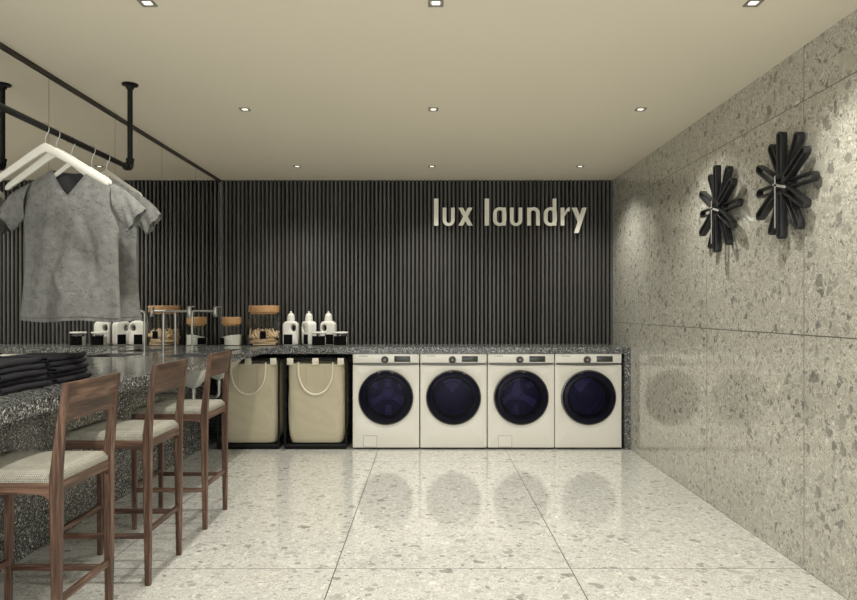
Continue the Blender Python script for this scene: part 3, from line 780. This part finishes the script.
# pegs: wooden dolly pegs laid in crossing layers, a few leaning on top
b = B(); L = 0.115
lathe(b, [(0.0, L/2), (0.006, L/2-0.001), (0.0078, L/2-0.008), (0.006, L/2-0.016), (0.0062, L/2-0.02), (0.0065, L/2-0.05)], 10)
for s in (-1, 1): loft(b, [(s*0.0045, 0, -L/2, 0.0032, 0.008), (s*0.0038, 0, 0.0, 0.005, 0.0115), (s*0.0033, 0, 0.012, 0.0058, 0.012)])
peg0 = obj('clothes_peg', b, M['peg'], None, 40)
tag(peg0, 'small wooden clothes peg lying among others in the large lidded glass jar', 'clothes peg', 'clothes pegs in the large jar')
rnd = random.Random(12); spots = []
for lay in range(4):
    z = 0.014+lay*0.0165; ang = lay*1.05+0.3; ca, sa = math.cos(ang), math.sin(ang)
    for row in range(-8, 9):
        off = row*0.0195
        if abs(off) > 0.155: continue
        half = math.sqrt(0.166**2-off**2); m_ = 2 if half > 0.122 else 1
        if half < 0.062: continue
        for c_ in range(m_):
            lim = (half-0.062) if m_ == 1 else 0.0
            along = rnd.uniform(-lim, lim)*0.8 if m_ == 1 else (-0.0595 if c_ == 0 else 0.0595)
            if lay > 2 and rnd.random() < 0.45: continue
            spots.append((ca*along-sa*off, sa*along+ca*off, z, ang+rnd.uniform(-0.06, 0.06), rnd.uniform(-0.05, 0.05)*(lay > 0)))
def axis(sp):
    x, y, z, an, ti = sp; d = Vector((math.cos(an)*math.cos(ti), math.sin(an)*math.cos(ti), math.sin(ti)))
    c = Vector((x, y, z)); return [c+d*(0.0575*q/4) for q in range(-4, 5)]
taken = [axis(sp) for sp in spots if sp[2] > 0.03]; loose = 0
for k in range(5000):                                   # loose pegs heaped at every angle on the flat ones, none through another
    if loose >= 62: break
    r_ = 0.15*math.sqrt(rnd.random()); a = rnd.uniform(0, 2*PI); ti = rnd.uniform(-1.0, 1.0)
    sp = (r_*math.cos(a), r_*math.sin(a), rnd.uniform(0.074, 0.108)+0.045*abs(math.sin(ti)), rnd.uniform(0, 2*PI), ti)
    P = axis(sp)
    if any(math.hypot(p.x, p.y) > 0.166 or p.z < 0.072 for p in P): continue
    if all((p-q).length > 0.0155 for T_ in taken for q in T_ for p in P):
        taken.append(P); spots.append(sp); loose += 1
first = True
for x, y, z, an, tilt in spots:
    if first: p = peg0; first = False
    else: p = peg0.copy(); COL.objects.link(p)
    Rm = Matrix.Rotation(an, 4, 'Z') @ Matrix.Rotation(-tilt, 4, 'Y') @ Matrix.Rotation(PI/2, 4, 'Y') @ Matrix.Rotation(rnd.uniform(0, 3), 4, 'Z')
    p.matrix_world = T(jx2+x, JY+y, TOP+z) @ Rm

def jug(x, y, rz, label, first=None):
    t = thing('detergent_bottle', (x, y, TOP), label, 'detergent bottle', 'white detergent bottles on the rear worktop', rz)
    w, hb = 0.082, 0.262
    b = B(); hole = circ(0.036, 0.186, 0.026, 28, 0.036)
    plate(b, [rrect(-w, w, 0.0, 0.10, 0.024, 6)[14:] + [(w, 0.06)] + [(w-0.05+0.05*math.cos(q), hb-0.05+0.05*math.sin(q)) for q in [PI/2*i/8 for i in range(9)]] + [(-w+0.05-0.05*math.sin(q), hb-0.05+0.05*math.cos(q)) for q in [PI/2*i/8 for i in range(9)]] + [(-w, 0.06)], hole], 0.105, T(0, -0.0525, 0) @ XZ, 0.014); obj('bottle_body', b, M['plastic'], t, 60)
    b = B(); lathe(b, [(0.042, hb-0.002), (0.042, hb+0.03), (0.039, hb+0.034), (0.039, hb+0.052), (0.034, hb+0.072), (0.020, hb+0.085), (0.011, hb+0.088), (0.011, hb+0.108), (0.0, hb+0.11)], 32)
    obj('cap', b, M['plastic'], t)
    b = B(); box(b, -w+0.010, 0.030, -0.0535, 0.0535, 0.008, 0.122, 0.006); obj('label', b, M['label'], t)
    return t
jug(px2x(291.0, 7.40), 7.40, 0.0, 'white detergent bottle with black label, standing beside the large peg jar')
jug(px2x(309.0, 7.42), 7.42, 2.25, 'white detergent bottle turned sideways with handle hole, the middle one of three')
jug(px2x(328.5, 7.44), 7.44, PI-0.15, 'white detergent bottle standing behind the two small tubs, farthest from the peg jar')

def tub(x, y, label, rz=0.0):
    t = thing('lidded_tub', (x, y, TOP), label, 'tub', 'small lidded tubs on the rear worktop', rz)
    r = 0.078
    b = B(); lathe(b, [(0.0, 0.0), (r-0.006, 0.0), (r-0.002, 0.006), (r-0.002, 0.125), (r-0.010, 0.136)], 40, None, False, False); obj('glass_body', b, M['glass'], t)
    b = B(); lathe(b, [(0.0, 0.004), (r-0.008, 0.004), (r-0.006, 0.01), (r-0.006, 0.098), (0.0, 0.104)], 40); obj('filling', b, M['powder'], t)
    b = B(); lathe(b, [(r-0.012, 0.134), (r+0.004, 0.137), (r+0.007, 0.143), (r+0.004, 0.151), (0.0, 0.154)], 40); obj('lid', b, M['plastic'], t)
    b = B(); n = 18; g = []
    for k in range(n+1):
        a = math.radians(-55+118*k/n); rr = r+0.0005
        g.append((b.verts.new((rr*math.sin(a), -rr*math.cos(a), 0.010)), b.verts.new((rr*math.sin(a), -rr*math.cos(a), 0.108))))
    for p, q in zip(g, g[1:]): b.faces.new((p[0], q[0], q[1], p[1]))
    shell(b, 0.0006); obj('label', b, M['label'], t)
    return t
tub(px2x(319.0, 7.22), 7.22, 'small black-labelled tub with flat white lid, in front of the detergent bottles')
tub(px2x(340.3, 7.22), 7.22, 'small black-labelled tub with flat white lid, last item before the bare worktop')

# ------------------------------------------------------------------ WALL SIGN
sg = thing('wall_sign', (px2x(510, 7.57), 7.57, 2.45), 'pale raised lettering reading lux laundry mounted high on the dark slats', 'sign')
K = 675/7.565; sgx = sg.location.x; DEP = 0.030
BASE, XH, ASC = 225.7, 207.9, 198.9
def lp(px, py): return ((px-428.5)/K-sgx, (309.5-py)/K+CAM_Z-2.45)
LM = T(0, -DEP/2-0.005, 0) @ XZ
def letter(polys):
    b = B()
    for i, lo in enumerate(polys):
        plate(b, [[lp(*p) for p in l] for l in lo], DEP-0.0004*i, T(0, 0.0004*i-0.03, 0) @ XZ)
    for q in (0,):                                     # stand-off pins back to the slats
        xs = [v.co.x for v in b.verts]; zs = [v.co.z for v in b.verts]
    obj('letter', b, M['letter'], sg, 30)
def rect(x0, x1, y0, y1): return [[(x0, y0), (x1, y0), (x1, y1), (x0, y1)]]
def arc(cx, cy, rx, ry, a0, a1, n=16): return [(cx+rx*math.cos(math.radians(a0+(a1-a0)*k/n)), cy-ry*math.sin(math.radians(a0+(a1-a0)*k/n))) for k in range(n+1)]
W4 = 3.6
def l_(x): letter([rect(x, x+4.3, ASC, BASE)])
def u_(x0, x1):
    cx = (x0+x1)/2; ro = (x1-x0)/2; yc = BASE+0.4-ro*0.95
    out = [(x0, XH)] + arc(cx, yc, ro, ro*0.95, 180, 360) + [(x1, XH), (x1-W4, XH)] + arc(cx, yc, ro-W4, ro*0.95-2.8, 360, 180) + [(x0+W4, XH)]
    letter([[out]])
def n_(x0, x1):
    cx = (x0+x1)/2; ro = (x1-x0)/2; yc = XH-0.4+ro*0.9
    out = [(x0, BASE), (x0, yc)] + arc(cx, yc, ro, ro*0.9, 180, 0)[1:] + [(x1, BASE), (x1-W4, BASE)] + arc(cx, yc, ro-W4, ro*0.9-2.8, 0, 180) + [(x0+W4, BASE)]
    letter([[out], rect(x0, x0+W4, XH, yc+1)])
def bowl(x0, x1):
    cx = (x0+x1)/2; ro = (x1-x0)/2; ry = ro*0.95; yt, yb = XH-0.4+ry, BASE+0.4-ry
    outer = arc(cx, yt, ro, ry, 0, 180) + arc(cx, yb, ro, ry, 180, 360); ri, rj = ro-W4, ry-2.8
    inner = arc(cx, yt, ri, rj, 0, 180) + arc(cx, yb, ri, rj, 180, 360); return [outer, inner]
def a_(x0, x1, t=None): letter([bowl(x0, x1+0.6), rect(x1-W4, x1, t or XH, BASE)])
def r_(x0, x1): letter([rect(x0, x0+W4, XH, BASE), [[(x0+W4-0.3, XH+4.6)] + arc(x1+0.2, XH+6.0, 5.0, 6.4, 165, 92, 8) + [(x1, XH+3.6)] + arc(x1+0.2, XH+7.2, 3.9, 3.8, 95, 170, 6) + [(x0+W4-0.3, XH+9.0)]]])
def x_(x0, x1): letter([[[(x0, XH), (x0+4.6, XH), (x1, BASE), (x1-4.6, BASE)]], [[(x1-4.6, XH), (x1, XH), (x0+4.6, BASE), (x0, BASE)]]])
def y_(x0, x1):
    letter([[[(x1-4.5, XH), (x1, XH), (x0+6.4, 233.2), (x0+2.1, 233.2)]], [[(x0, XH), (x0+4.6, XH), (x0+9.6, 220.6), (x0+7.1, 225.6)]]])
l_(434.0); u_(442.7, 454.6); x_(458.3, 472.5); l_(484.6); a_(493, 505.6); u_(509.8, 522.0); n_(527.0, 539.5); a_(543.7, 556.0, ASC); r_(560.4, 569.3); y_(571.7, 586.3)

# ------------------------------------------------------------------ CLOCKS
def make_clock(y, z, label):
    t = thing('wall_clock', (WR, y, z), label, 'wall clock', 'black starburst wall clocks')
    # local frame: looking at the wall from the room, u runs towards the open front (-y), w up, depth into the room (-x)
    F = Matrix(((0, 0, -1, 0), (-1, 0, 0, 0), (0, 1, 0, 0), (0, 0, 0, 1)))
    for k in range(12):
        a = math.radians(90-30*k); off = 0.018 if k % 2 else 0.040
        r0, r1, w, th = 0.015, 0.307, 0.0265, 0.0115
        out = [(r0, -w)] + [(r1-w+w*math.cos(q), w*math.sin(q)) for q in [-PI/2+PI*i/12 for i in range(13)]] + [(r0, w)]
        wi = w-th; inn = [(r0+0.05, -wi)] + [(r1-w+wi*math.cos(q), wi*math.sin(q)) for q in [-PI/2+PI*i/8 for i in range(9)]] + [(r0+0.05, wi)]
        b = B(); plate(b, [out, inn], 0.040, F @ Matrix.Rotation(a, 4, 'Z') @ T(0, 0, off), 0.0015); obj('ray', b, M['blackmatt'], t)
    b = B(); lathe(b, [(0.045, 0.0), (0.045, 0.06), (0.0, 0.06)], 28, F); obj('movement', b, M['blackmatt'], t)
    b = B(); box(b, -0.0045, 0.0045, -0.245, 0.055, 0.098, 0.101, M=F); obj('minute_hand', b, M['hand'], t)
    b = B(); box(b, -0.04, 0.105, -0.0065, 0.0065, 0.092, 0.095, M=F @ Matrix.Rotation(math.radians(-15), 4, 'Z')); obj('hour_hand', b, M['hand'], t)
    b = B(); lathe(b, [(0.007, 0.055), (0.007, 0.103), (0.0, 0.104)], 16, F); obj('pivot', b, M['blackmatt'], t)
    return t
make_clock(3.86, 2.150, 'black starburst wall clock on stone wall, the larger-looking one nearer the frame edge')
make_clock(4.726, 2.146, 'black starburst wall clock on stone wall, the one nearer the slatted back wall')

# ------------------------------------------------------------------ CEILING DOWNLIGHTS
rows = [('in the row by the back wall', 6.87), ('in the middle row', 4.915), ('in the row at photo top edge', 3.21)]
colsX = [('on mirror side', -1.337), ('in the centre', 0.035), ('on stone wall side', 1.545)]
POWER = 92.0
def lamp(x, y, p):
    ld = bpy.data.lights.new('downlight_beam', 'SPOT'); ld.energy = p; ld.spot_size = math.radians(125); ld.spot_blend = 0.85
    ld.color = (1.0, 0.98, 0.915); ld.shadow_soft_size = 0.05
    lo = bpy.data.objects.new('downlight_beam', ld); COL.objects.link(lo); lo.location = (x, y, H-0.02)
d0 = None
for rn, y in rows:
    for cn, x in colsX:
        lab = 'small square ceiling downlight %s, %s' % (cn, rn)
        if d0 is None:
            d0 = thing('ceiling_downlight', (x, y, H), lab, 'downlight', 'square ceiling downlights')
            b = B(); plate(b, [rrect(-0.036, 0.036, -0.036, 0.036, 0.003, 2), rrect(-0.026, 0.026, -0.026, 0.026, 0.002, 2)], 0.006, T(0, 0, -0.0061)); obj('frame', b, M['grey'], d0)
            b = B(); box(b, -0.017, 0.017, -0.017, 0.017, -0.0040, -0.0005); obj('diffuser', b, M['flame'], d0)
        else: dup(d0, (x, y, H), 0, lab)
        lamp(x, y, POWER)
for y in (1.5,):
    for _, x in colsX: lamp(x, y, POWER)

# ------------------------------------------------------------------ WORLD FILL, CAMERA, VIEW
w = bpy.data.worlds.new('World'); S.world = w; w.use_nodes = True
bg = w.node_tree.nodes['Background']; bg.inputs[0].default_value = (1.0, 0.99, 0.965, 1); bg.inputs[1].default_value = 2.7  # even fill light added through the unseen open front

cam = bpy.data.cameras.new('Camera'); co = bpy.data.objects.new('Camera', cam); COL.objects.link(co)
co.location = (0, 0, CAM_Z); co.rotation_euler = (PI/2, 0, 0)
cam.sensor_width = 36; cam.sensor_fit = 'HORIZONTAL'; cam.lens = 36*675/857
cam.shift_y = 9.5/857; cam.clip_start = 0.05
S.camera = co
S.view_settings.view_transform = 'Standard'; S.view_settings.look = 'None'; S.view_settings.gamma = 1.0; S.view_settings.use_curve_mapping = False
S.view_settings.exposure = 0.0
